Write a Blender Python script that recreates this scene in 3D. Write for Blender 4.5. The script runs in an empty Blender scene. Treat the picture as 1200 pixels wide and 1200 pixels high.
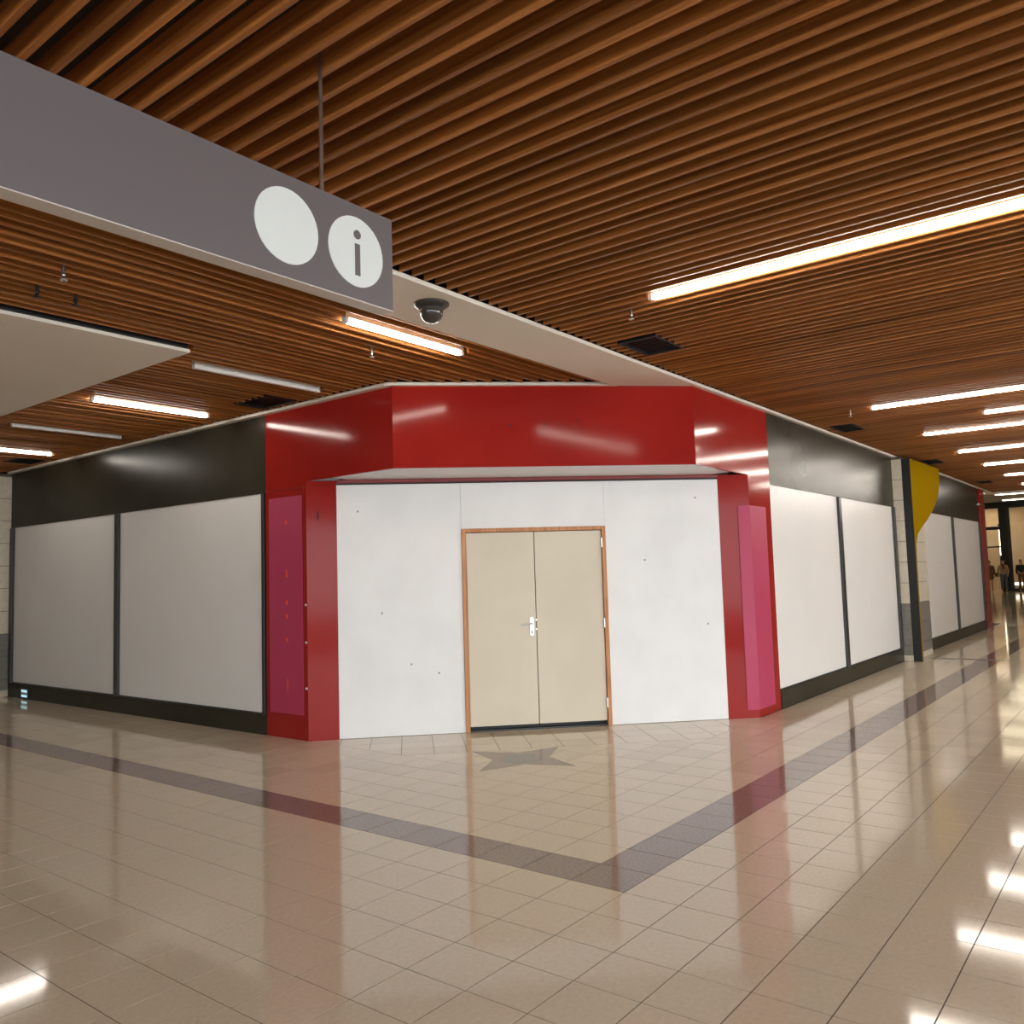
import bpy, math, random
from mathutils import Vector, Matrix

random.seed(7)
SC = bpy.context.scene
COL = SC.collection

# ------------------------------------------------------------------ camera
# world: X runs along the right-hand shop wall, Y along the left-hand shop wall, Z up, metres
FPX, YAW, PITCH, ROLL, EYE = 985.04, math.radians(37.825), math.radians(4.4235), math.radians(-1.703), 1.58
_f = Vector((math.cos(YAW) * math.cos(PITCH), math.sin(YAW) * math.cos(PITCH), math.sin(PITCH)))
_r = Vector((math.sin(YAW), -math.cos(YAW), 0))
_u = _r.cross(_f)
CR = _r * math.cos(ROLL) + _u * math.sin(ROLL)
CU = _u * math.cos(ROLL) - _r * math.sin(ROLL)
cam_data = bpy.data.cameras.new('camera')
cam_data.sensor_fit = 'HORIZONTAL'
cam_data.sensor_width = 36.0
cam_data.lens = FPX * 36.0 / 1200.0
cam_data.clip_end = 300
cam = bpy.data.objects.new('camera', cam_data)
COL.objects.link(cam)
m = Matrix.Identity(4)
for i in range(3):
    m[i][0], m[i][1], m[i][2] = CR[i], CU[i], -_f[i]
m[2][3] = EYE
cam.matrix_world = m
SC.camera = cam


def proj(p):
    d = Vector(p) - Vector((0, 0, EYE))
    z = d.dot(_f)
    if z < 0.05:
        return None
    return (600 + FPX * d.dot(CR) / z, 600 - FPX * d.dot(CU) / z)


# ------------------------------------------------------------------ world light and exposure
world = bpy.data.worlds.new('world')
SC.world = world
world.use_nodes = True
bg = world.node_tree.nodes['Background']
bg.inputs['Color'].default_value = (0.93, 0.97, 1.0, 1)      # even overcast daylight
bg.inputs['Strength'].default_value = 3.6
LAMP_STRENGTH = 26.0
SC.view_settings.view_transform = 'Standard'
SC.view_settings.look = 'None'
SC.view_settings.exposure = 0.85
SC.view_settings.gamma = 1.0
SC.view_settings.use_curve_mapping = False

# ------------------------------------------------------------------ materials
MATS = {}


def pbsdf(name, col, rough=0.5, metal=0.0, spec=0.5, coat=0.0):
    mt = bpy.data.materials.new(name)
    mt.use_nodes = True
    b = mt.node_tree.nodes['Principled BSDF']
    b.inputs['Base Color'].default_value = (*col, 1)
    b.inputs['Roughness'].default_value = rough
    b.inputs['Metallic'].default_value = metal
    b.inputs['Specular IOR Level'].default_value = spec
    b.inputs['Coat Weight'].default_value = coat
    b.inputs['Coat Roughness'].default_value = 0.06
    MATS[name] = mt
    return mt, mt.node_tree, b


def noisy(name, c1, c2, scale=(1, 1, 1), nscale=6.0, detail=4, rough=0.5, spec=0.5, coat=0.0, lo=0.35, hi=0.65, bump=0.0, rvar=0.0):
    """Two-tone noise in world coordinates."""
    mt, nt, b = pbsdf(name, c1, rough, 0, spec, coat)
    g = nt.nodes.new('ShaderNodeNewGeometry')
    mp = nt.nodes.new('ShaderNodeMapping')
    mp.inputs['Scale'].default_value = scale
    n = nt.nodes.new('ShaderNodeTexNoise')
    n.inputs['Scale'].default_value = nscale
    n.inputs['Detail'].default_value = detail
    r = nt.nodes.new('ShaderNodeValToRGB')
    r.color_ramp.elements[0].position = lo
    r.color_ramp.elements[1].position = hi
    r.color_ramp.elements[0].color = (*c1, 1)
    r.color_ramp.elements[1].color = (*c2, 1)
    nt.links.new(g.outputs['Position'], mp.inputs['Vector'])
    nt.links.new(mp.outputs['Vector'], n.inputs['Vector'])
    nt.links.new(n.outputs['Fac'], r.inputs['Fac'])
    nt.links.new(r.outputs['Color'], b.inputs['Base Color'])
    if bump:
        bp = nt.nodes.new('ShaderNodeBump')
        bp.inputs['Strength'].default_value = bump
        bp.inputs['Distance'].default_value = 0.004
        nt.links.new(n.outputs['Fac'], bp.inputs['Height'])
        nt.links.new(bp.outputs['Normal'], b.inputs['Normal'])
    if rvar:
        mr = nt.nodes.new('ShaderNodeMapRange')
        mr.inputs['To Min'].default_value = rough - rvar
        mr.inputs['To Max'].default_value = rough + rvar
        nt.links.new(n.outputs['Fac'], mr.inputs['Value'])
        nt.links.new(mr.outputs['Result'], b.inputs['Roughness'])
    return mt, nt, b, r


def random_tint(nt, b, src, amount):
    """Brightness varies from piece to piece (each object its own)."""
    oi = nt.nodes.new('ShaderNodeObjectInfo')
    mr = nt.nodes.new('ShaderNodeMapRange')
    mr.inputs['To Min'].default_value = 1 - amount
    mr.inputs['To Max'].default_value = 1 + amount
    hs = nt.nodes.new('ShaderNodeHueSaturation')
    nt.links.new(oi.outputs['Random'], mr.inputs['Value'])
    nt.links.new(mr.outputs['Result'], hs.inputs['Value'])
    nt.links.new(src, hs.inputs['Color'])
    nt.links.new(hs.outputs['Color'], b.inputs['Base Color'])


def emit(name, col, strength):
    mt = bpy.data.materials.new(name)
    mt.use_nodes = True
    b = mt.node_tree.nodes['Principled BSDF']
    b.inputs['Base Color'].default_value = (*col, 1)
    b.inputs['Emission Color'].default_value = (*col, 1)
    b.inputs['Emission Strength'].default_value = strength
    MATS[name] = mt


for nm, sc in (('wood_x', (0.8, 55, 55)), ('wood_y', (55, 0.8, 55))):
    mt, nt, b, r = noisy(nm, (0.25, 0.080, 0.015), (0.54, 0.212, 0.050), sc, 1.0, 5, 0.42, 0.4, lo=0.3, hi=0.75)
    random_tint(nt, b, r.outputs['Color'], 0.22)
mt, nt, b, r = noisy('tile', (0.66, 0.55, 0.405), (0.73, 0.615, 0.465), (1, 1, 1), 45, 6, 0.075, 0.55, lo=0.3, hi=0.7, rvar=0.015)
random_tint(nt, b, r.outputs['Color'], 0.05)
mt, nt, b, r = noisy('tile_brown', (0.23, 0.17, 0.145), (0.32, 0.245, 0.21), (1, 1, 1), 60, 6, 0.075, 0.55, lo=0.3, hi=0.7, rvar=0.015)
noisy('tile_grey', (0.17, 0.165, 0.145), (0.24, 0.235, 0.21), (1, 1, 1), 60, 6, 0.12, 0.5)
pbsdf('grout', (0.075, 0.055, 0.042), 0.6)
pbsdf('joint_dark', (0.06, 0.04, 0.03), 0.4)
noisy('red', (0.31, 0.016, 0.012), (0.34, 0.019, 0.014), (1, 1, 1), 1.5, 3, 0.11, 0.14, rvar=0.01)
pbsdf('red_dark', (0.22, 0.012, 0.012), 0.3)
noisy('pink', (0.46, 0.036, 0.10), (0.48, 0.040, 0.108), (1, 1, 1), 2, 2, 0.5)
pbsdf('orange', (0.85, 0.10, 0.05), 0.5)
noisy('olive', (0.034, 0.029, 0.019), (0.042, 0.036, 0.024), (1, 1, 1), 1.2, 2, 0.27, 0.08)
pbsdf('frame_dark', (0.022, 0.022, 0.021), 0.35)
noisy('panel', (0.82, 0.80, 0.765), (0.84, 0.82, 0.785), (1, 1, 1), 1.3, 3, 0.32, 0.4)
noisy('white_board', (0.80, 0.80, 0.79), (0.86, 0.86, 0.85), (1, 1, 1), 2.5, 5, 0.5, 0.4, lo=0.2, hi=0.6)
noisy('cream', (0.83, 0.765, 0.67), (0.86, 0.795, 0.70), (1, 1, 1), 0.8, 3, 0.6, 0.3)
pbsdf('soffit', (0.78, 0.74, 0.73), 0.35)
noisy('door_beige', (0.66, 0.59, 0.455), (0.70, 0.63, 0.495), (1, 1, 1), 1.8, 4, 0.45, 0.4)
noisy('door_wood', (0.42, 0.165, 0.055), (0.62, 0.29, 0.12), (30, 30, 2.0), 1.5, 4, 0.45, 0.4)
pbsdf('black', (0.008, 0.008, 0.008), 0.55)
pbsdf('vent_black', (0.013, 0.012, 0.012), 0.45)
pbsdf('plenum', (0.03, 0.018, 0.010), 0.9)
pbsdf('metal', (0.62, 0.62, 0.60), 0.28, 1.0)
pbsdf('white_plastic', (0.80, 0.79, 0.76), 0.35)
pbsdf('sign_grey', (0.155, 0.135, 0.135), 0.4)
pbsdf('sign_white', (0.80, 0.84, 0.81), 0.4)
pbsdf('sign_edge', (0.62, 0.56, 0.52), 0.4)
pbsdf('dome_glass', (0.05, 0.045, 0.04), 0.08, 0, 0.6)
pbsdf('dome_ring', (0.035, 0.03, 0.026), 0.3)
noisy('block_cream', (0.56, 0.50, 0.39), (0.64, 0.57, 0.45), (1, 1, 1), 14, 4, 0.55, bump=0.1)
noisy('block_grey', (0.165, 0.155, 0.13), (0.21, 0.195, 0.165), (1, 1, 1), 14, 4, 0.55, bump=0.1)
pbsdf('mortar', (0.10, 0.09, 0.075), 0.9)
pbsdf('yellow', (0.33, 0.195, 0.004), 0.8, 0, 0.0)
pbsdf('totem_black', (0.02, 0.022, 0.022), 0.5, 0, 0.2)
noisy('far_ceiling', (0.36, 0.34, 0.30), (0.42, 0.39, 0.34), (1, 1, 1), 0.5, 2, 0.7)
noisy('wall_plain', (0.74, 0.69, 0.60), (0.78, 0.73, 0.64), (1, 1, 1), 0.8, 2, 0.7)
noisy('shop_wall', (0.50, 0.38, 0.24), (0.58, 0.45, 0.30), (1, 1, 1), 1.0, 2, 0.7)
pbsdf('shop_bright', (0.70, 0.60, 0.45), 0.7)
pbsdf('skin', (0.55, 0.32, 0.22), 0.5)
noisy('coat_brown', (0.10, 0.045, 0.018), (0.30, 0.15, 0.06), (1, 1, 1), 14, 3, 0.8)
pbsdf('coat_tan', (0.45, 0.30, 0.19), 0.8)
pbsdf('denim', (0.13, 0.135, 0.15), 0.8)
pbsdf('jacket_black', (0.012, 0.012, 0.014), 0.7)
pbsdf('scarf', (0.17, 0.05, 0.04), 0.8)
pbsdf('hair', (0.04, 0.02, 0.012), 0.6)
pbsdf('bag', (0.16, 0.07, 0.02), 0.5)
pbsdf('plate_blue', (0.40, 0.55, 0.58), 0.3)
emit('lamp_on', (1.0, 0.93, 0.83), LAMP_STRENGTH)
emit('lamp_far', (1.0, 0.88, 0.62), 9.0)
emit('lamp_shop', (1.0, 0.84, 0.6), 2.6)
emit('plinth_gleam', (0.45, 0.75, 0.85), 0.5)
# clear pane: mostly see-through with a mirror sheen
mt = bpy.data.materials.new('glass')
mt.use_nodes = True
nt = mt.node_tree
nt.nodes.clear()
out = nt.nodes.new('ShaderNodeOutputMaterial')
mix = nt.nodes.new('ShaderNodeMixShader')
fr = nt.nodes.new('ShaderNodeFresnel')
fr.inputs['IOR'].default_value = 1.5
tr = nt.nodes.new('ShaderNodeBsdfTransparent')
gl = nt.nodes.new('ShaderNodeBsdfGlossy')
gl.inputs['Roughness'].default_value = 0.02
nt.links.new(fr.outputs[0], mix.inputs[0])
nt.links.new(tr.outputs[0], mix.inputs[1])
nt.links.new(gl.outputs[0], mix.inputs[2])
nt.links.new(mix.outputs[0], out.inputs['Surface'])
MATS['glass'] = mt


# ------------------------------------------------------------------ mesh helpers
class MB:
    """Collects shapes in world coordinates; build() links them as one mesh object."""

    def __init__(s):
        s.v, s.f, s.sm = [], [], []

    def add(s, vs, fs, smooth=False):
        o = len(s.v)
        s.v += [tuple(p) for p in vs]
        s.f += [tuple(o + i for i in f) for f in fs]
        s.sm += [smooth] * len(fs)
        return s

    def box(s, x0, x1, y0, y1, z0, z1):
        vs = [(x, y, z) for z in (z0, z1) for y in (y0, y1) for x in (x0, x1)]
        return s.add(vs, [(0, 2, 3, 1), (4, 5, 7, 6), (0, 1, 5, 4), (2, 6, 7, 3), (0, 4, 6, 2), (1, 3, 7, 5)])

    def fbox(s, F, a0, a1, b0, b1, z0, z1):
        """Box in a wall frame: a along the wall, b out of the wall."""
        vs = [F(a, b, z) for z in (z0, z1) for b in (b0, b1) for a in (a0, a1)]
        return s.add(vs, [(0, 2, 3, 1), (4, 5, 7, 6), (0, 1, 5, 4), (2, 6, 7, 3), (0, 4, 6, 2), (1, 3, 7, 5)])

    def prism(s, pts, z0, z1):
        n = len(pts)
        vs = [(p[0], p[1], z0) for p in pts] + [(p[0], p[1], z1) for p in pts]
        fs = [tuple(range(n - 1, -1, -1)), tuple(range(n, 2 * n))]
        fs += [(i, (i + 1) % n, n + (i + 1) % n, n + i) for i in range(n)]
        return s.add(vs, fs)

    def fprism(s, F, pts, b0, b1):
        """Outline (a, z) pushed from b0 to b1 in a wall frame."""
        n = len(pts)
        vs = [F(a, b0, z) for a, z in pts] + [F(a, b1, z) for a, z in pts]
        fs = [tuple(range(n - 1, -1, -1)), tuple(range(n, 2 * n))]
        fs += [(i, (i + 1) % n, n + (i + 1) % n, n + i) for i in range(n)]
        return s.add(vs, fs)

    def lathe(s, c, prof, n=24, smooth=True):
        """Profile of (radius, z) round a vertical axis at c."""
        vs, fs = [], []
        for r, z in prof:
            for k in range(n):
                t = 2 * math.pi * k / n
                vs.append((c[0] + r * math.cos(t), c[1] + r * math.sin(t), c[2] + z))
        for j in range(len(prof) - 1):
            for k in range(n):
                fs.append((j * n + k, j * n + (k + 1) % n, (j + 1) * n + (k + 1) % n, (j + 1) * n + k))
        return s.add(vs, fs, smooth)

    def tube(s, p, q, r, n=10):
        p, q = Vector(p), Vector(q)
        d = (q - p).normalized()
        a = d.orthogonal().normalized()
        b = d.cross(a)
        vs = [c + (a * math.cos(t) + b * math.sin(t)) * r for c in (p, q) for t in [2 * math.pi * k / n for k in range(n)]]
        fs = [(k, (k + 1) % n, n + (k + 1) % n, n + k) for k in range(n)]
        s.add(vs, fs, True)
        return s.add(vs, [tuple(range(n - 1, -1, -1)), tuple(range(n, 2 * n))])

    def build(s, name, mat, parent=None, bevel=0.0):
        off = Vector((0, 0, 0))
        p = parent
        while p is not None:
            off += p.location
            p = p.parent
        me = bpy.data.meshes.new(name)
        me.from_pydata([(v[0] - off.x, v[1] - off.y, v[2] - off.z) for v in s.v], [], s.f)
        me.polygons.foreach_set('use_smooth', s.sm)
        me.update()
        me.materials.append(MATS[mat])
        o = bpy.data.objects.new(name, me)
        COL.objects.link(o)
        o.parent = parent
        if bevel:
            bv = o.modifiers.new('bevel', 'BEVEL')
            bv.width = bevel
            bv.segments = 2
            bv.limit_method = 'ANGLE'
        return o


def empty(name, loc):
    o = bpy.data.objects.new(name, None)
    COL.objects.link(o)
    o.location = loc
    return o


def tag(o, label, cat, group=None):
    o['label'] = label
    o['category'] = cat
    if group:
        o['group'] = group
    return o


def struct(o):
    o['kind'] = 'structure'
    return o


# ------------------------------------------------------------------ the main planes
XL, YR, SD = 5.48, 3.57, 12.40           # left shop wall x, right shop wall y, door wall x + y
SF = 11.12                               # front of the red fascia, x + y
H = 3.40                                 # underside of the cream ceiling strips
SLAT_Z, SLAT_H, SLAT_W, PITCH_S = 3.425, 0.085, 0.021, 0.105
q2 = math.sqrt(0.5)
DC = ((SD + XL - YR) / 2, (SD - XL + YR) / 2)


def FL(a, b, z):
    return (XL - b, a, z)


def FR(a, b, z):
    return (a, YR - b, z)


def FD(a, b, z):                         # a runs left to right along the door wall, b out of it
    return (DC[0] + (a - b) * q2, DC[1] + (-a - b) * q2, z)


# ------------------------------------------------------------------ floor
FLOOR_T = 0.012
floor = struct(MB().box(-20, 62, -20, 22, -0.15, -0.002).build('floor', 'grout'))


def clip(poly, a, b, c):
    """Keep a*x + b*y <= c."""
    out_ = []
    for i in range(len(poly)):
        p, q = poly[i], poly[(i + 1) % len(poly)]
        dp, dq = a * p[0] + b * p[1] - c, a * q[0] + b * q[1] - c
        if dp <= 0:
            out_.append(p)
        if (dp < 0 < dq) or (dq < 0 < dp):
            t = dp / (dp - dq)
            out_.append((p[0] + (q[0] - p[0]) * t, p[1] + (q[1] - p[1]) * t))
    return out_


def parea(p):
    return 0.5 * sum(p[i][0] * p[(i + 1) % len(p)][1] - p[(i + 1) % len(p)][0] * p[i][1] for i in range(len(p)))


def lines(stops):
    o = []
    for (a, b, n) in stops:
        o += [a + (b - a) * k / n for k in range(n)]
    return o + [stops[-1][1]]


XS = lines([(-2.285, 3.715, 20), (3.715, 4.015, 1), (4.015, 5.48, 5), (5.48, 25.28, 66)])
YS = lines([(-3.15, 2.25, 18), (2.25, 2.57, 1), (2.57, 3.55, 3), (3.55, 15.25, 39)])
DIAG = 11.06
cells = []                                # (polygon, material)
G = 0.0028                                # half a joint
for i in range(len(XS) - 1):
    for j in range(len(YS) - 1):
        x0, x1, y0, y1 = XS[i], XS[i + 1], YS[j], YS[j + 1]
        cx, cy = (x0 + x1) / 2, (y0 + y1) / 2
        if cx > 5.48 and cy > 3.55:
            if x0 + y0 > DIAG:
                continue
        brown = (3.715 < cx < 4.015 and cy > 2.25) or (2.25 < cy < 2.57 and cx > 3.715)
        poly = [(x0 + G, y0 + G), (x1 - G, y0 + G), (x1 - G, y1 - G), (x0 + G, y1 - G)]
        if cx > 5.48 and cy > 3.55:
            poly = clip(poly, 1, 1, DIAG - 0.004)
        if len(poly) > 2 and abs(parea(poly)) > 0.0008:
            cells.append((poly, 'tile_brown' if brown else 'tile'))
for i in range(-9, 10):                   # the border laid square to the doors
    for j in range(-1, 4):
        a0, a1 = i * 0.3 + 0.06, i * 0.3 + 0.36
        b0, b1 = j * 0.3 + 0.045, j * 0.3 + 0.345
        poly = [FD(a, b, 0)[:2] for a, b in ((a0 + G, b0 + G), (a0 + G, b1 - G), (a1 - G, b1 - G), (a1 - G, b0 + G))]
        if parea(poly) < 0:
            poly.reverse()
        poly = clip(poly, -1, 0, -5.48 - G)
        poly = clip(poly, 0, -1, -3.55 - G) if poly else poly
        poly = clip(poly, -1, -1, -DIAG - 0.004) if poly else poly
        poly = clip(poly, 1, 1, 12.42) if poly else poly
        if len(poly) > 2 and abs(parea(poly)) > 0.0008:
            cells.append((poly, 'tile'))


def seen_size(poly):
    """Size of a tile in the photograph (its picture area ends at row 893)."""
    pp = [proj((p[0], p[1], 0)) for p in poly]
    if None in pp:
        return 0
    cx, cy = sum(p[0] for p in pp) / len(pp), sum(p[1] for p in pp) / len(pp)
    if not (-15 < cx < 1215 and cy < 905):
        return 0
    # walls hide what lies behind them
    return abs(parea(pp))


order = sorted(range(len(cells)), key=lambda k: -seen_size(cells[k][0]))
chosen = set(order[:300])
rect_mesh = {}
rest = {'tile': MB(), 'tile_brown': MB()}
for k, (poly, mat) in enumerate(cells):
    if k in chosen:
        MBX = MB()
        c = (sum(p[0] for p in poly) / len(poly), sum(p[1] for p in poly) / len(poly))
        key = (mat,) + tuple((round(p[0] - c[0], 4), round(p[1] - c[1], 4)) for p in poly)
        if key not in rect_mesh:
            o = MBX.prism([(p[0] - c[0], p[1] - c[1]) for p in poly], -0.012, 0.0).build('tile', mat)
            rect_mesh[key] = o.data
        else:
            o = bpy.data.objects.new('tile', rect_mesh[key])
            COL.objects.link(o)
        o.parent = floor
        o.location = (c[0], c[1], 0)
    else:
        rest[mat].prism(poly, -0.012, 0.0)
for mat, nm in (('tile', 'beige_tile_field'), ('tile_brown', 'brown_tile_field')):
    o = rest[mat].build(nm, mat, floor)
    o['kind'] = 'stuff'
MB().box(25.285, 60, -3.15, 15.2, -0.012, 0).build('hall_paving', 'tile', floor)
MB().box(25.285, 60, 2.25, 2.57, -0.011, 0.0006).build('paving_band', 'tile_brown', floor)
for x in (15.62, 24.3):
    MB().box(x, x + 0.13, -3.15, 3.55, -0.01, 0.0008).build('expansion_joint', 'joint_dark', floor)
# star inlay in front of the doors
SX, SY, R1, R0 = 5.92, 4.575, 0.57, 0.175
for k in range(4):
    t = k * math.pi / 2
    pts = [(R1, 0), (R0, R0), (0, 0), (R0, -R0)]
    pts = [(SX + x * math.cos(t) - y * math.sin(t), SY + x * math.sin(t) + y * math.cos(t)) for x, y in pts]
    MB().prism(pts, -0.005, 0.0008).build('star_point', 'tile_brown', floor)
MB().prism([(SX + 0.185 * math.cos(k * math.pi / 16), SY + 0.185 * math.sin(k * math.pi / 16)) for k in range(32)], -0.004, 0.0016).build('star_centre', 'tile_grey', floor)

# ------------------------------------------------------------------ ceilings
PLEN = 3.62
# open areas cut out of the slats: lamps, grilles, the plain white bay
LAMPS_L = [(4.45, 3.87, 5.12, True), (6.32, 3.85, 5.17, False), (8.11, 3.85, 5.12, True), (9.965, 3.87, 5.10, False), (11.80, 3.87, 5.11, True)]
LAMPS_R = [(4.945, 0.12, 2.62), (10.25, 0.12, 2.62), (11.62, 0.12, 1.67), (12.90, 0.12, 2.62), (15.38, 0.12, 2.62), (17.83, 0.12, 2.62), (20.33, 0.12, 2.62), (23.03, 0.12, 2.62)]
VENTS_R = [(5.80, 6.30, 3.03, 3.38), (11.19, 11.85, 3.10, 3.40), (16.25, 16.9, 3.08, 3.38), (21.5, 22.1, 3.05, 3.35)]
VENTS_L = [(4.98, 5.34, 6.88, 7.42), (4.95, 5.31, 12.45, 13.0)]
BAY = (-2.0, 3.56, 5.89, 9.52)
cuts_L = [(x0 - 0.03, x1 + 0.03, y - 0.045, y + 0.045) for y, x0, x1, on in LAMPS_L] + VENTS_L + [(BAY[0] - 1, BAY[1] + 0.012, BAY[2] - 0.02, BAY[3] + 0.02)]
cuts_R = [(x - 0.045, x + 0.045, y0 - 0.03, y1 + 0.03) for x, y0, y1 in LAMPS_R] + VENTS_R

ceil_L = struct(MB().prism([(-2.6, 3.6), (7.6, 3.6), (5.55, 5.65), (5.55, 16), (-2.6, 16)], PLEN, PLEN + 0.08).build('ceiling', 'plenum'))
ceil_R = struct(MB().box(-2.6, 25.4, -3.2, 3.6, PLEN, PLEN + 0.08).build('ceiling', 'plenum'))
slat_mesh = {}


def slat(parent, along, c, s0, s1, jit):
    mat = 'wood_x' if along == 'x' else 'wood_y'
    if along not in slat_mesh:
        w = SLAT_W / 2
        b = MB().box(-0.5, 0.5, -w, w, 0, SLAT_H) if along == 'x' else MB().box(-w, w, -0.5, 0.5, 0, SLAT_H)
        o = b.build('slat', mat)
        slat_mesh[along] = o.data
    else:
        o = bpy.data.objects.new('slat', slat_mesh[along])
        COL.objects.link(o)
    o.parent = parent
    L, mid = s1 - s0, (s0 + s1) / 2
    if along == 'x':
        o.location = (mid, c, SLAT_Z + jit)
        o.scale = (L, 1, 1)
    else:
        o.location = (c, mid, SLAT_Z + jit)
        o.scale = (1, L, 1)


def segments(s0, s1, holes):
    segs = [(s0, s1)]
    for a, b in holes:
        new = []
        for p, q in segs:
            if b <= p or a >= q:
                new.append((p, q))
            else:
                if a - p > 0.03:
                    new.append((p, a))
                if q - b > 0.03:
                    new.append((b, q))
        segs = new
    return segs


hw = SLAT_W / 2 + 0.004
y = 4.20
while y < 15.0:
    end = SF - y - 0.09 if y < 5.63 else XL - 0.075
    holes = [(c[0], c[1]) for c in cuts_L if c[2] - hw < y < c[3] + hw]
    for s0, s1 in segments(0.3, end, holes):
        slat(ceil_L, 'x', y, s0, s1, random.uniform(-0.004, 0.006))
    y += PITCH_S
x = 0.45
n_right = 0
while x < 25.2:
    holes = [(c[2], c[3]) for c in cuts_R if c[0] - hw < x < c[1] + hw]
    for s0, s1 in segments(-2.4, 3.505, holes):
        slat(ceil_R, 'y', x, s0, s1, random.uniform(-0.003, 0.004))
    x += PITCH_S
# cream bands and strips
trim = struct(MB().prism([(-2.6, 3.52), (7.60, 3.52), (SF - 4.12 - 0.02, 4.12), (-2.6, 4.12)], H, H + 0.03).build('trim_1', 'cream'))
struct(MB().prism([(7.60, 3.52), (25.2, 3.52), (25.2, 3.64), (7.48, 3.64)], H, H + 0.03).build('trim_2', 'cream'))
struct(MB().prism([(5.41, 5.67), (5.52, 5.60), (5.52, 14.05), (5.41, 14.05)], H, H + 0.03).build('trim_3', 'cream'))
e = 0.035
struct(MB().prism([(5.41, SF - 5.41 - 2 * e), (SF - 4.12 - 2 * e, 4.12), (SF - 4.12 + 0.05, 4.12), (5.52, SF - 5.52 + 0.05)], H, H + 0.029).build('trim_4', 'cream'))
bay = struct(MB().box(BAY[0], BAY[1], BAY[2], BAY[3], H - 0.005, H + 0.02).build('ceiling', 'cream'))
MB().box(BAY[0], BAY[1] - 0.03, BAY[2] - 0.018, BAY[2] + 0.002, H + 0.02, PLEN).build('shadow_gap', 'black', bay)
struct(MB().prism([(5.50, 5.66), (7.58, 3.58), (7.66, 3.66), (5.58, 5.74)], H + 0.02, PLEN + 0.08).build('leak_stop_1', 'plenum'))  # unseen dark upstands, added to stop daylight leaking in over the fascia
struct(MB().box(5.50, 5.6, 5.70, 16, H + 0.02, PLEN + 0.08).build('leak_stop_2', 'plenum'))
struct(MB().box(7.62, 25.2, 3.60, 3.7, H + 0.02, PLEN + 0.08).build('leak_stop_3', 'plenum'))
struct(MB().prism([(5.6, 5.7), (7.6, 3.7), (24.2, 3.7), (24.2, 16), (5.6, 16)], PLEN, PLEN + 0.08).build('ceiling', 'plenum'))  # unseen roof over the shop, added against the same light leaks
# end of the slatted ceiling: cream bulkhead, then the higher far hall
struct(MB().box(25.2, 25.55, -3.2, 15.2, H, 5.0).build('trim_5', 'cream'))

# ------------------------------------------------------------------ walls
wall_L = struct(MB().box(XL + 0.12, XL + 0.5, 7.60, 16.0, 0, 3.6).build('wall_left', 'plenum'))
MB().fbox(FL, 7.605, 14.05, -0.12, 0.0, 2.56, H).build('fascia_board', 'olive', wall_L)
MB().fbox(FL, 7.605, 14.05, -0.12, 0.012, 0.0, 0.205).build('plinth', 'olive', wall_L)
wall_R = struct(MB().box(9.46, 23.8, YR + 0.12, YR + 0.5, 0, 3.6).build('wall_right', 'plenum'))
MB().fbox(FR, 9.465, 15.05, -0.12, 0.0, 2.56, H).build('fascia_board', 'olive', wall_R)
MB().fbox(FR, 9.465, 15.05, -0.12, 0.012, 0.0, 0.205).build('plinth', 'olive', wall_R)
MB().fbox(FR, 16.51, 23.19, -0.12, 0.0, 2.58, H).build('fascia_board', 'olive', wall_R)
MB().fbox(FR, 16.51, 23.19, -0.12, 0.012, 0.0, 0.19).build('plinth', 'olive', wall_R)


def blanked_window(name, F, edges, posts, z0, z1):
    w = struct(empty(name, F((edges[0] + edges[-1]) / 2, 0, z0)))
    for a, b in zip(edges[:-1], edges[1:]):
        MB().fbox(F, a + 0.012, b - 0.012, -0.06, -0.012, z0, z1).build('white_panel', 'panel', w)
    for p, wd in posts:
        MB().fbox(F, p - wd / 2, p + wd / 2, -0.06, 0.022, z0, z1).build('mullion', 'frame_dark', w, 0.004)
    MB().fbox(F, edges[0], edges[-1], -0.07, -0.002, z0 - 0.001, z0 + 0.018).build('bottom_rail', 'frame_dark', w)
    return w


blanked_window('window_1', FL, [7.62, 10.77, 13.98], [(7.635, 0.045), (10.77, 0.10), (13.99, 0.11)], 0.206, 2.558)
blanked_window('window_2', FR, [9.48, 12.03, 14.95], [(12.03, 0.11), (14.985, 0.12)], 0.206, 2.558)
blanked_window('window_3', FR, [16.54, 19.86, 23.06], [(19.86, 0.12), (23.12, 0.12)], 0.191, 2.578)


def pilaster(name, F, a0, a1, b1, cols, label, group=None):
    """Stone clad pier: skirting, dark courses below, cream courses above."""
    p = tag(empty(name, F((a0 + a1) / 2, 0, 0)), label, 'pilaster')
    MB().fbox(F, a0 + 0.012, a1 - 0.012, -0.118, b1 - 0.012, 0, H).build('core', 'mortar', p)
    g = 0.004
    z, row = 0.0, 0
    hs = [0.10, 0.155] + [0.345] * 9
    for r_, h in enumerate(hs):
        z1 = min(z + h, H)
        if z1 - z < 0.03:
            break
        mat = 'block_cream' if (r_ == 0 or z > 0.9) else 'block_grey'
        for k in range(cols):
            c0, c1 = a0 + (a1 - a0) * k / cols, a0 + (a1 - a0) * (k + 1) / cols
            pr = random.uniform(0, 0.003)
            MB().fbox(F, c0 + g, c1 - g, -0.02 if k in (0, cols - 1) else b1 - 0.03, b1 + pr, z + g, z1 - g).build('block', mat, p)
        z = z1
    return p


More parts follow.
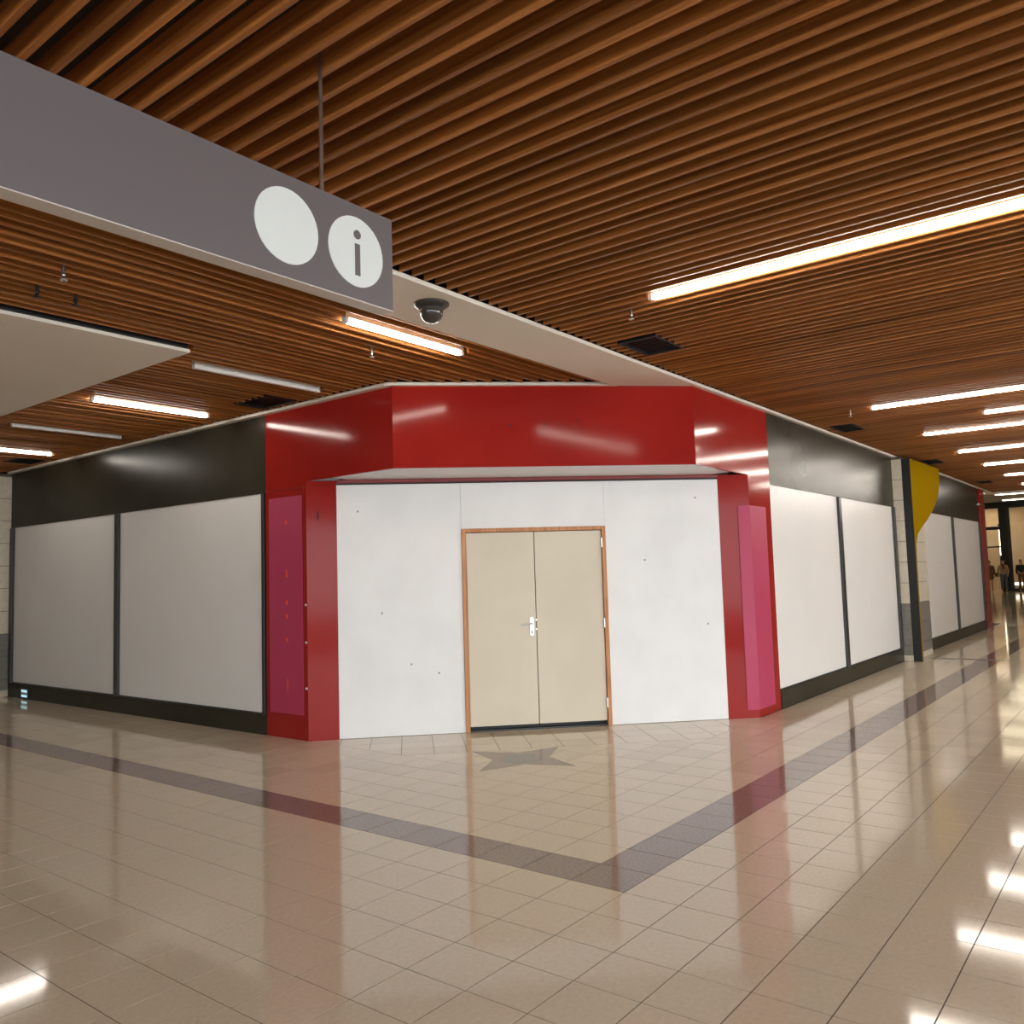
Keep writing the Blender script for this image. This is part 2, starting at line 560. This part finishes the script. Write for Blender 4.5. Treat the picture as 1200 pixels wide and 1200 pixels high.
pilaster('stone_pilaster', FR, 15.06, 16.5, 0.15, 2, 'stone clad pier with grey base courses behind the yellow and black totem')
pilaster('stone_pilaster', FL, 14.06, 15.1, 0.27, 2, 'cream and grey stone clad pier beside the dark plinth with a pale blue gleam')
mk = tag(empty('gleam_plate', FL(13.43, 0.012, 0.02)), 'small pale blue gleam low on the dark plinth', 'gleam')
MB().fbox(FL, 13.31, 13.55, 0.012, 0.03, 0.02, 0.16).build('plate', 'frame_dark', mk, 0.003)  # plate and strips made up for a bluish gleam on the plinth
MB().fbox(FL, 13.34, 13.52, 0.03, 0.034, 0.10, 0.135).build('upper_strip', 'plinth_gleam', mk)
MB().fbox(FL, 13.34, 13.52, 0.03, 0.034, 0.065, 0.098).build('middle_strip', 'plate_blue', mk)
MB().fbox(FL, 13.34, 13.52, 0.03, 0.034, 0.03, 0.062).build('lower_strip', 'plinth_gleam', mk)

# ------------------------------------------------------------------ red shop corner
fas = tag(empty('shop_fascia', ((SF + XL - YR) / 2, (SF - XL + YR) / 2, 2.62)), 'glossy red shop fascia wrapping the corner above the double doors', 'fascia')
FB, T = 2.625, 0.03
Cl, Cr = (XL, SF - XL), (SF - YR, YR)
t2 = T * math.tan(math.pi / 8)
MB().prism([Cl, (XL + T, Cl[1] + t2), (XL + T, 7.60), (XL, 7.60)], FB, H).build('left_board', 'red', fas)
MB().prism([Cl, Cr, (Cr[0] + t2, YR + T), (XL + T, Cl[1] + t2)], FB, H).build('front_board', 'red', fas)
MB().prism([Cr, (9.46, YR), (9.46, YR + T), (Cr[0] + t2, YR + T)], FB, H).build('right_board', 'red', fas)
MB().prism([(XL + T, Cl[1] + t2 + .01), (Cr[0] + t2 + .01, YR + T), (SD - YR - 0.35, YR + T), (SD - YR - 0.33, YR + 0.32), (XL + 0.32, SD - XL - 0.33), (XL + T, SD - XL - 0.35)], FB + 0.004, FB + 0.03).build('soffit', 'soffit', fas)
MB().prism([(XL - 0.004, 6.93), (XL + T, 6.93), (XL + T, 7.598), (XL - 0.004, 7.598)], 2.565, 2.57).build('seam', 'red_dark', fas)
MB().fbox(FD, -2.06, 2.01, -0.02, 0.035, 2.592, FB + 0.004).build('shutter_rail', 'red_dark', fas, 0.004)
MB().fbox(FD, -2.06, 2.01, -0.06, 0.012, 2.578, 2.592).build('rail_shadow', 'black', fas)  # black strip put in for the shadow under the rail
for a, z, d in ((-0.35, 3.02, 1), (-0.02, 3.03, 1), (0.30, 3.06, 1)):      # screw holes in the front board
    px = FD(a, (SD - SF) * q2, z)
    MB().fbox(FD, a - 0.006, a + 0.006, (SD - SF) * q2 - 0.004, (SD - SF) * q2 + 0.002, z - 0.012, z + 0.012).build('screw_hole', 'black', fas)


def pillar(F, a_end, a_kink, sgn, label):
    """Clad pier: a face in the shop wall plane and a face in the door wall plane."""
    x0 = (XL, SD - XL) if sgn < 0 else (SD - YR, YR)
    ed = -2.065 if sgn < 0 else 2.02
    inner = FD(ed, 0, 0)
    back = FD(ed, -0.25, 0)
    p = tag(empty('red_pillar', (x0[0], x0[1], 0)), label, 'pillar')
    if sgn < 0:
        MB().prism([(XL, SD - XL), (XL, 7.60), (XL + 0.02, 7.60), (XL + 0.02, SD - XL + 0.008)], 0, FB).build('outer_face', 'red', p)
        MB().prism([(XL, SD - XL), (XL + 0.02, SD - XL + 0.008), FD(ed, -0.02, 0)[:2], inner[:2]], 0, FB).build('inner_face', 'red', p)
        MB().prism([(XL + 0.02, 7.60), (XL + 0.30, 7.60), back[:2], FD(ed, -0.02, 0)[:2], (XL + 0.02, SD - XL + 0.008)], 0, FB).build('core', 'red_dark', p)
        for z in (1.36, 0.98, 0.52):
            MB().fbox(FL, 6.925, 6.955, 0, 0.004, z - 0.01, z + 0.01).build('clip', 'white_plastic', p)
        MB().fbox(FL, 6.957, 6.963, 0, 0.0015, 0.02, FB - 0.02).build('seam', 'red_dark', p)
        MB().fbox(FD, -2.262, -2.247, 0, 0.004, 2.22, 2.31).build('slot', 'black', p)
    else:
        MB().prism([(SD - YR, YR), inner[:2], FD(ed, -0.02, 0)[:2], (SD - YR + 0.008, YR + 0.02)], 0, FB).build('inner_face', 'red', p)
        MB().prism([(SD - YR, YR), (SD - YR + 0.008, YR + 0.02), (9.46, YR + 0.02), (9.46, YR)], 0, FB).build('outer_face', 'red', p)
        MB().prism([(SD - YR + 0.008, YR + 0.02), FD(ed, -0.02, 0)[:2], back[:2], (9.46, YR + 0.30), (9.46, YR + 0.02)], 0, FB).build('core', 'red_dark', p)
    return p


pillar(FL, 7.60, 6.92, -1, 'glossy red clad pillar carrying a flat pink overlay with orange marks')
pillar(FR, 9.46, 8.83, 1, 'glossy red clad pillar with a plain pink overlay folded round its edge')
pk = tag(empty('pink_overlay', FL(7.25, 0.002, 0.25)), 'flat pink overlay with small orange marks on the red pillar', 'panel', )
MB().fbox(FL, 6.985, 7.535, 0.001, 0.008, 0.25, 2.485).build('sheet', 'pink', pk)  # added sheet for a flat pink overlay, no part of the pillar
for z, h, w in ((2.22, .03, .03), (1.687, .05, .025), (1.386, .03, .03), (1.245, .025, .03), (1.0, .025, .035), (0.537, .085, .02)):
    MB().fprism(FL, [(7.24 - w / 2, z - h), (7.24 + w / 2, z - h * 0.6), (7.24 + w / 2, z + h), (7.24 - w / 2, z + h * 0.5)], 0.008, 0.0095).build('orange_mark', 'orange', pk)
pk = tag(empty('pink_overlay', FR(SD - YR, 0.002, 0.08)), 'plain pink overlay folded round the edge of the red pillar', 'panel')
MB().fbox(FR, SD - YR - 0.003, 9.28, 0.001, 0.008, 0.085, 2.285).build('outer_sheet', 'pink', pk)  # overlay added as two sheets, no real cladding of the pillar
MB().fbox(FD, 2.232, 2.3715, 0.001, 0.008, 0.085, 2.285).build('inner_sheet', 'pink', pk)

# ------------------------------------------------------------------ white partition and double doors
part = tag(empty('partition', FD(0, 0, 0)), 'white boarded partition closing the shop entrance around the doors', 'partition')
MB().fbox(FD, -2.063, -0.788, -0.05, -0.002, 0.004, 2.577).build('left_board', 'white_board', part)
MB().fbox(FD, 0.748, 2.018, -0.05, -0.002, 0.004, 2.577).build('right_board', 'white_board', part)
MB().fbox(FD, -0.786, 0.746, -0.05, -0.002, 2.098, 2.577).build('top_board', 'white_board', part)
for a, z in ((-1.62, 1.25), (-1.33, 0.72), (-1.05, 0.62), (1.17, 1.72), (1.84, 1.02), (1.76, 2.38), (-1.85, 2.3)):
    MB().fbox(FD, a - 0.008, a + 0.008, -0.002, 0.001, z - 0.008, z + 0.008).build('nail_head', 'block_grey', part)
door = struct(empty('door_1', FD(0, 0, 0)))
door['label'] = 'beige double doors in an orange-brown wooden frame'
fr_ = MB().fbox(FD, -0.786, -0.744, -0.06, 0.022, 0, 2.096).build('jamb', 'door_wood', door, 0.003)
fr_ = MB().fbox(FD, 0.704, 0.746, -0.06, 0.022, 0, 2.096).build('jamb', 'door_wood', door, 0.003)
MB().fbox(FD, -0.744, 0.704, -0.06, 0.022, 2.056, 2.096).build('head', 'door_wood', door, 0.003)
lf1 = MB().fbox(FD, -0.740, -0.027, -0.045, -0.004, 0.055, 2.051).build('leaf', 'door_beige', door, 0.003)
lf2 = MB().fbox(FD, -0.019, 0.700, -0.045, -0.004, 0.055, 2.051).build('leaf', 'door_beige', door, 0.003)
MB().fbox(FD, -0.744, 0.704, -0.40, -0.10, 0.0, 2.056).build('dark_room', 'black', door)
MB().fbox(FD, -0.744, 0.704, -0.10, -0.03, 0.0, 0.012).build('threshold', 'frame_dark', door)
# handle plate with lever and keyhole on the left leaf
hp = MB().fprism(FD, [(-0.073 + 0.021 * math.cos(t) * 1.0, (1.135 if math.sin(t) > 0 else 0.985) + 0.021 * math.sin(t)) for t in [2 * math.pi * k / 20 for k in range(20)]], -0.004, 0.006).build('handle_plate', 'metal', lf1)
MB().tube(FD(-0.073, 0.004, 1.09), FD(-0.073, 0.05, 1.09), 0.010).tube(FD(-0.066, 0.047, 1.09), FD(-0.19, 0.047, 1.085), 0.009).build('lever', 'metal', lf1)
MB().fbox(FD, -0.079, -0.067, 0.006, 0.008, 0.985, 1.015).build('keyhole', 'black', lf1)
for z in (1.92, 1.07, 0.24):
    MB().tube(FD(0.702, 0.012, z - 0.05), FD(0.702, 0.012, z + 0.05), 0.010).build('hinge', 'metal', lf2)
for z in (1.125, 1.03):
    MB().fbox(FD, -0.028, -0.018, -0.02, -0.001, z - 0.008, z + 0.008).build('latch', 'metal', lf2)
# shop interior behind the partition stays dark
struct(MB().prism([FD(-2.06, -0.5, 0)[:2], FD(2.0, -0.5, 0)[:2], FD(2.0, -0.55, 0)[:2], FD(-2.06, -0.55, 0)[:2]], 0, 3.6).build('wall_back', 'plenum'))

# ------------------------------------------------------------------ lamps


def lamp(along, c, s0, s1, on, label, group):
    if along == 'x':
        root = empty('tube_lamp', ((s0 + s1) / 2, c, H))
        bx = lambda a0, a1, w, z0, z1: MB().box(a0, a1, c - w, c + w, z0, z1)
    else:
        root = empty('tube_lamp', (c, (s0 + s1) / 2, H))
        bx = lambda a0, a1, w, z0, z1: MB().box(c - w, c + w, a0, a1, z0, z1)
    tag(root, label, 'lamp', group)
    bx(s0, s1, 0.025, H + 0.035, H + 0.075).build('housing', 'white_plastic', root, 0.003)
    bx(s0 + 0.03, s1 - 0.03, 0.021, H, H + 0.035).build('diffuser', 'lamp_on' if on else 'white_plastic', root, 0.006)
    for a0, a1 in ((s0, s0 + 0.03), (s1 - 0.03, s1)):
        bx(a0, a1, 0.024, H - 0.001, H + 0.035).build('end_cap', 'white_plastic', root, 0.003)
    bx((s0 + s1) / 2 - 0.02, (s0 + s1) / 2 + 0.02, 0.02, H + 0.075, PLEN).build('hanger', 'frame_dark', root)


LL = ['lit tube lamp in the slats beside the cream ceiling band near the dome camera',
      'unlit white tube lamp in the slats level with the corner of the plain ceiling bay',
      'lit tube lamp in the slats between the two unlit tube lamps',
      'unlit thin tube lamp in the slats beyond the plain ceiling bay',
      'lit tube lamp in the slats beside the dark grille above the stone pier']
for (c, s0, s1, on), lb in zip(LAMPS_L, LL):
    lamp('x', c, s0, s1, on, lb, 'short tube lamps beside the plain ceiling bay')
LR = ['bright lit tube lamp beside the square black grille and the cream ceiling band',
      'lit long tube lamp in the slats, first past the red pillar with folded overlay',
      'short lit tube lamp set back between two longer tube lamps',
      'lit tube lamp in the slats just before the yellow and black totem',
      'lit tube lamp in the slats over the yellow and black totem',
      'lit tube lamp, first in the slats past the yellow and black totem',
      'lit tube lamp, second in the slats past the yellow and black totem',
      'lit tube lamp, last in the slats before the far hall']
for (c, s0, s1), lb in zip(LAMPS_R, LR):
    lamp('y', c, s0, s1, True, lb, 'long tube lamps along the dark shop fascia')

# ------------------------------------------------------------------ ceiling grilles


def grille(x0, x1, y0, y1, label):
    r = tag(empty('ceiling_grille', ((x0 + x1) / 2, (y0 + y1) / 2, 3.43)), label, 'grille', 'black square grilles in the slatted ceiling')
    t = 0.02
    for b in ((x0, x1, y0, y0 + t), (x0, x1, y1 - t, y1), (x0, x0 + t, y0 + t, y1 - t), (x1 - t, x1, y0 + t, y1 - t)):
        MB().box(*b, 3.425, PLEN).build('frame', 'black', r)
    MB().box(x0 + t, x1 - t, y0 + t, y1 - t, 3.475, 3.49).build('backing', 'vent_black', r)
    n = 9
    for k in range(n):
        xx = x0 + t + (x1 - x0 - 2 * t) * (k + 0.5) / n
        MB().box(xx - 0.006, xx + 0.006, y0 + t, y1 - t, 3.445, 3.475).build('fin', 'vent_black', r)


GL = ['square black grille in the slats between the bright tube lamp and cream band',
      'flat black grille above the dark fascia between red pillar and yellow totem',
      'flat black grille in the slats above the yellow totem',
      'flat black grille in the slats near the far red column']
for v, lb in zip(VENTS_R, GL):
    grille(*v, lb)
for v, lb in zip(VENTS_L, ['black grille above the red fascia near the unlit white tube lamp', 'black grille in the slats near the stone pier beside the pale blue gleam']):
    grille(*v, lb)

# ------------------------------------------------------------------ dome camera
dc = tag(empty('dome_camera', (4.0, 3.73, H)), 'dark glass dome camera fixed under the cream ceiling band', 'security camera')
MB().lathe((4.0, 3.73, H), [(0.0, 0.0), (0.118, 0.0), (0.118, -0.012), (0.095, -0.028), (0.084, -0.034), (0.0, -0.034)], 28).build('base', 'dome_ring', dc)
pr = [(0.077, -0.034)] + [(0.077 * math.cos(t), -0.055 - 0.077 * math.sin(t)) for t in [k * math.pi / 2 / 9 for k in range(10)]]
MB().lathe((4.0, 3.73, H), pr, 28).build('dome', 'dome_glass', dc)

# ------------------------------------------------------------------ hanging sign
SZ, SX1, SYF, STH = 2.60, 2.21, 2.26, 0.066
sg = tag(empty('hanging_sign', (1.35, SYF + STH / 2, SZ)), 'grey hanging sign with white round symbols under the slatted ceiling', 'sign')
MB().box(0.5, SX1, SYF, SYF + STH, SZ, SZ + 0.358).build('case', 'sign_edge', sg)
MB().box(0.5, SX1 - 0.002, SYF - 0.003, SYF, SZ + 0.004, SZ + 0.358).build('face', 'sign_grey', sg)


def disc(cx, cz, r, y0, y1, n=36):
    return MB().fprism(lambda a, b, z: (a, b, z), [(cx + r * math.cos(2 * math.pi * k / n), cz + r * math.sin(2 * math.pi * k / n)) for k in range(n)], y0, y1)


CX, CZ, CRD = 2.025, SZ + 0.179, 0.13
d1 = disc(CX, CZ, CRD, SYF - 0.003, SYF - 0.006).build('symbol_disc', 'sign_white', sg)
MB().box(CX - 0.008, CX + 0.016, SYF - 0.008, SYF - 0.006, CZ - 0.088, CZ + 0.03).build('letter_stem', 'sign_grey', d1)
disc(CX + 0.004, CZ + 0.065, 0.017, SYF - 0.006, SYF - 0.008, 16).build('letter_dot', 'sign_grey', d1)
disc(CX - 0.305, CZ, CRD, SYF - 0.003, SYF - 0.006).build('symbol_disc', 'sign_white', sg)
for x in (0.8, 1.9):
    MB().tube((x, SYF + STH / 2, SZ + 0.358), (x, SYF + STH / 2, PLEN), 0.008).build('rod', 'metal', sg)

# ------------------------------------------------------------------ sprinkler heads
SP = [(2.17, 4.905, 'metal', 'pale metal sprinkler head in the slats beside a pair of black ones'),
      (2.19, 5.30, 'black', 'black sprinkler head between the slats, paired with another'),
      (2.42, 5.30, 'black', 'black sprinkler head between the slats, paired with another'),
      (4.55, 4.905, 'metal', 'small metal sprinkler head in the slats near the dome camera'),
      (5.12, 2.86, 'metal', 'small metal sprinkler head at the end of the bright tube lamp above the red fascia'),
      (10.3, 2.86, 'metal', 'small metal sprinkler head near the grille between red pillar and yellow totem')]
for x, y, mt_, lb in SP:
    s_ = tag(empty('sprinkler_head', (x, y, 3.36)), lb, 'sprinkler', 'sprinkler heads in the slatted ceiling')
    MB().tube((x, y, 3.40), (x, y, PLEN), 0.009).build('pipe', mt_, s_)
    MB().lathe((x, y, 3.36), [(0.0, 0.0), (0.022, 0.0), (0.022, 0.006), (0.007, 0.012), (0.012, 0.03), (0.014, 0.042), (0.0, 0.042)], 12).build('head', mt_, s_)

# ------------------------------------------------------------------ yellow and black totem
TO = (15.06, 16.12, 0.155, 0.295)
tt = tag(empty('totem_sign', FR(15.2, 0.22, 0)), 'tall black blade sign with a curved yellow face beside the stone pier', 'sign')
outl = [(15.06, 0.0), (15.115, 0.0), (15.115, 1.70)]
cv = [(15.16, 1.95), (15.30, 2.10), (15.62, 2.22), (16.08, 2.36), (16.55, 2.54), (16.95, 2.74), (17.2, 2.95), (17.3, 3.15), (17.3, 3.36)]
outl += cv + [(15.06, 3.36)]
MB().fprism(FR, outl, 0.156, 0.285).build('blade', 'totem_black', tt)
MB().fprism(FR, [(15.075, 0.01)] + [(a - 0.004, z) for a, z in outl[1:-1]] + [(15.075, 3.355)], 0.285, 0.292).build('face', 'yellow', tt)

# ------------------------------------------------------------------ far red column and far hall
rc = tag(empty('red_column', (23.8, YR, 0)), 'narrow dark red column at the end of the right wall', 'column')
MB().fbox(FR, 23.2, 23.88, -0.25, 0.03, 0, H).build('shaft', 'red', rc, 0.01)
MB().fbox(FR, 23.19, 23.89, -0.24, 0.04, 0, 0.12).build('base_band', 'red_dark', rc)
MB().fbox(FR, 23.19, 23.89, -0.24, 0.036, 3.0, 3.03).build('metal_band', 'metal', rc)

HC = 4.95
struct(MB().box(25.4, 60, -3.2, 15.2, HC, HC + 0.1).build('ceiling', 'far_ceiling'))
struct(MB().box(23.8, 24.2, YR + 0.3, 15.2, 0, 5.0).build('wall_side', 'wall_plain'))
struct(MB().box(24.2, 60, 15.2, 15.4, 0, 5.0).build('wall_end', 'wall_plain'))
FX = 54.0
far_lamps = [(30.0, 4.0, 5.6, 'nearest the bulkhead of the far hall'), (33.5, 4.2, 6.2, 'second from the bulkhead of the far hall'), (37.5, 3.6, 5.6, 'third from the bulkhead of the far hall'),
             (42.0, 4.5, 6.6, 'fourth from the bulkhead of the far hall'), (47.0, 4.2, 6.5, 'fifth from the bulkhead of the far hall'), (51.5, 3.5, 6.8, 'just before the far lit shop')]
for x, y0, y1, w in far_lamps:
    r = tag(empty('ceiling_lamp', (x, (y0 + y1) / 2, HC)), 'lit lamp strip on the grey ceiling, ' + w, 'lamp', 'lamp strips in the far hall')
    MB().box(x - 0.09, x + 0.09, y0, y1, HC - 0.05, HC).build('housing', 'white_plastic', r)
    MB().box(x - 0.07, x + 0.07, y0 + 0.04, y1 - 0.04, HC - 0.075, HC - 0.05).build('diffuser', 'lamp_far', r)
# far shop front
sf = tag(empty('far_storefront', (FX, 7, 0)), 'black framed shop front with warm lit window in the far hall', 'shop front')
MB().box(FX - 0.15, FX + 0.15, 1.0, 12.5, 4.62, HC - 0.01).build('header', 'black', sf)
MB().box(FX - 0.1, FX + 0.1, 6.98, 7.35, 0, 4.62).build('jamb', 'black', sf)
MB().box(FX - 0.1, FX + 0.1, 8.75, 9.1, 0, 4.62).build('jamb', 'black', sf)
MB().box(FX - 0.05, FX + 0.05, 7.35, 8.75, 3.42, 3.60).build('transom', 'black', sf)
MB().box(FX - 0.04, FX + 0.04, 7.35, 8.75, 2.42, 2.50).build('transom', 'black', sf)
MB().box(FX - 0.08, FX + 0.08, 6.82, 6.98, 0.12, 4.62).build('mullion', 'frame_dark', sf)
MB().box(FX - 0.08, FX + 0.08, 1.0, 6.98, 0.0, 0.12).build('base_rail', 'black', sf)
MB().box(FX - 0.01, FX + 0.01, 1.0, 6.82, 0.12, 4.62).build('pane', 'glass', sf)
MB().box(FX - 0.01, FX + 0.01, 7.35, 8.75, 2.50, 3.42).build('pane', 'glass', sf)
MB().box(FX + 0.1, FX + 0.9, 1.0, 6.8, 0.12, 0.30).build('display_plinth', 'shop_bright', sf)
MB().box(FX + 0.1, FX + 0.16, 1.0, 6.8, 0.30, 0.45).build('plinth_light', 'lamp_shop', sf)
struct(MB().box(FX + 4.0, FX + 4.2, 0.5, 13.0, 0, HC).build('wall_shop', 'shop_wall'))
struct(MB().box(FX + 0.2, FX + 4.0, 12.5, 12.7, 0, HC).build('wall_shop', 'shop_wall'))
struct(MB().box(FX - 0.2, FX + 4.0, 0.7, 1.0, 0, HC).build('wall_shop', 'shop_wall'))
sl = tag(empty('light_column', (FX + 2.5, 7.75, 0)), 'tall glowing light column inside the far shop doorway', 'lamp')
MB().box(FX + 2.45, FX + 2.6, 7.58, 7.74, 2.0, 3.7).build('glow_strip', 'lamp_shop', sl)
MB().box(FX + 2.6, FX + 2.68, 7.54, 7.78, 0, 3.85).build('mount', 'frame_dark', sl)
for k, (yy, lb) in enumerate(((3.5, 'warm ceiling lamp over the far shop window'), (8.1, 'warm ceiling lamp over the far shop doorway'))):
    r = tag(empty('shop_lamp', (FX + 2, yy, HC)), lb, 'lamp')
    MB().box(FX + 0.6, FX + 3.4, yy - 0.9, yy + 0.9, HC - 0.12, HC - 0.06).build('diffuser', 'lamp_shop', r)
    MB().box(FX + 0.5, FX + 3.5, yy - 1.0, yy + 1.0, HC - 0.06, HC).build('housing', 'white_plastic', r)
rk = tag(empty('display_rack', (FX + 2.2, 4.5, 0)), 'pale display rack with rails behind the far shop window', 'rack')
for yy in (2.6, 4.2, 5.8):
    MB().box(FX + 2.2, FX + 2.26, yy, yy + 0.06, 0, 3.2).build('upright', 'white_plastic', rk)
for zz in (0.8, 1.5, 2.2, 2.9):
    MB().box(FX + 2.1, FX + 2.35, 2.6, 5.86, zz, zz + 0.05).build('shelf', 'white_plastic', rk)


# ------------------------------------------------------------------ people by the far shop
def skin_mesh(name, verts, edges, radii, mat, parent, loc, yaw):
    c, s = math.cos(yaw), math.sin(yaw)
    me = bpy.data.meshes.new(name)
    me.from_pydata([(x * c - y * s, x * s + y * c, z) for x, y, z in verts], edges, [])
    me.materials.append(MATS[mat])
    o = bpy.data.objects.new(name, me)
    COL.objects.link(o)
    if parent is None:
        o.location = loc
    else:
        o.parent = parent
    o.modifiers.new('skin', 'SKIN')
    sv = me.skin_vertices[0].data
    for i, r in enumerate(radii):
        sv[i].radius = r if isinstance(r, tuple) else (r, r)
        sv[i].use_root = (i == 0)
    sb = o.modifiers.new('sub', 'SUBSURF')
    sb.levels = sb.render_levels = 2
    return o


def person(loc, yaw, top, legs, label, skirt=False, bag=False, scarf=False, hair='hair'):
    V = [(0, 0, 0.95), (0, 0, 1.15), (0, 0, 1.36), (0, 0, 1.47), (0.01, 0, 1.56), (0.02, 0, 1.68),
         (0, 0.17, 1.38), (0.03, 0.23, 1.12), (0.10, 0.21, 0.90), (0.12, 0.20, 0.80),
         (0, -0.17, 1.38), (0.02, -0.24, 1.12), (0.12, -0.22, 0.92), (0.15, -0.21, 0.82),
         (0, 0.09, 0.88), (0.03, 0.10, 0.50), (0, 0.10, 0.09), (0.14, 0.11, 0.04),
         (0, -0.09, 0.88), (0.02, -0.10, 0.50), (-0.03, -0.10, 0.09), (0.11, -0.11, 0.04)]
    E = [(0, 1), (1, 2), (2, 3), (3, 4), (4, 5), (2, 6), (6, 7), (7, 8), (8, 9), (2, 10), (10, 11), (11, 12), (12, 13),
         (0, 14), (14, 15), (15, 16), (16, 17), (0, 18), (18, 19), (19, 20), (20, 21)]
    Rd = [(0.11, 0.14), (0.10, 0.13), (0.10, 0.15), 0.055, 0.075, 0.085, 0.055, 0.042, 0.034, 0.036, 0.055, 0.042, 0.034, 0.036,
          0.082, 0.055, 0.04, 0.032, 0.082, 0.055, 0.04, 0.032]
    b = skin_mesh('person', V, E, Rd, 'skin', None, loc, yaw)
    tag(b, label, 'person')
    if skirt:
        skin_mesh('coat', [V[0], V[1], V[2], (0, 0, 1.42), V[6], V[7], V[8], V[10], V[11], V[12], (0, 0, 0.78), (0, 0, 0.62)],
                  [(0, 1), (1, 2), (2, 3), (2, 4), (4, 5), (5, 6), (2, 7), (7, 8), (8, 9), (0, 10), (10, 11)],
                  [(0.15, 0.19), (0.13, 0.16), (0.12, 0.17), 0.08, 0.07, 0.058, 0.048, 0.07, 0.058, 0.048, (0.17, 0.22), (0.17, 0.23)], top, b, None, yaw)
    else:
        skin_mesh('jacket', [V[0], V[1], V[2], (0, 0, 1.42), V[6], V[7], V[8], V[10], V[11], V[12]],
                  [(0, 1), (1, 2), (2, 3), (2, 4), (4, 5), (5, 6), (2, 7), (7, 8), (8, 9)],
                  [(0.14, 0.17), (0.125, 0.155), (0.12, 0.17), 0.08, 0.07, 0.058, 0.048, 0.07, 0.058, 0.048], top, b, None, yaw)
        skin_mesh('trousers', [V[0], V[14], V[15], V[16], V[18], V[19], V[20]], [(0, 1), (1, 2), (2, 3), (0, 4), (4, 5), (5, 6)],
                  [(0.125, 0.155), 0.10, 0.075, 0.065, 0.10, 0.075, 0.065], legs, b, None, yaw)
    skin_mesh('hair', [(-0.01, 0, 1.71), (-0.05, 0, 1.64), (-0.06, 0, 1.50)], [(0, 1), (1, 2)], [0.09, 0.08, 0.06], hair, b, None, yaw)
    if scarf:
        skin_mesh('scarf', [(0.04, 0.08, 1.46), (0.10, 0.0, 1.42), (0.04, -0.08, 1.46), (0.13, 0.04, 1.2)], [(0, 1), (1, 2), (1, 3)], [0.05, 0.05, 0.05, 0.04], 'scarf', b, None, yaw)
    if bag:
        skin_mesh('handbag', [(0.05, -0.30, 1.05), (0.05, -0.31, 0.80)], [(0, 1)], [(0.05, 0.10), (0.07, 0.14)], 'bag', b, None, yaw)


person((53.2, 7.87, 0), math.radians(185), 'coat_brown', 'denim', 'person in a patterned brown coat standing with bare legs in the far hall', skirt=True)
person((52.6, 7.12, 0), math.radians(180), 'coat_tan', 'denim', 'person in a tan top, grey trousers and scarf carrying a brown bag', bag=True, scarf=True)
person((53.0, 6.33, 0), math.radians(200), 'jacket_black', 'bag', 'person in a black jacket standing before the far shop window')

# ------------------------------------------------------------------ unseen rest of the hall, walled in to shape the daylight
struct(MB().box(-2.9, -2.6, 4.0, 16.3, 0, 3.7).build('wall_opposite', 'wall_plain'))  # unseen wall added to block daylight from the left shop wall
struct(MB().box(-2.9, 6.0, 16.0, 16.3, 0, 3.7).build('wall_passage_end', 'wall_plain'))
struct(MB().box(-8.0, -2.9, 3.8, 4.0, 0, 3.7).build('wall_behind', 'wall_plain'))
struct(MB().box(14.0, 60, -3.5, -3.2, 0, 5.0).build('wall_front', 'wall_plain'))  # unseen wall added to keep the far corridor dim
struct(MB().box(13.8, 14.0, -8.5, -3.2, 0, 3.7).build('wall_return', 'wall_plain'))
struct(MB().box(FX + 4.0, FX + 4.2, -3.5, 0.5, 0, 5.0).build('wall_hall_end', 'wall_plain'))  # added to stop daylight leaking in past the far end
struct(MB().box(FX - 0.2, FX + 0.2, -3.2, 0.7, 0, 5.0).build('wall_hall_corner', 'wall_plain'))
# unseen ceiling added behind the camera to keep daylight low, up to the open side at y = -8.5
struct(MB().box(-8.0, 14.0, -8.5, -3.2, 3.44, 3.7).build('ceiling', 'wood_y'))
struct(MB().box(-8.0, -2.6, -3.2, 4.0, 3.44, 3.7).build('ceiling', 'wood_y'))
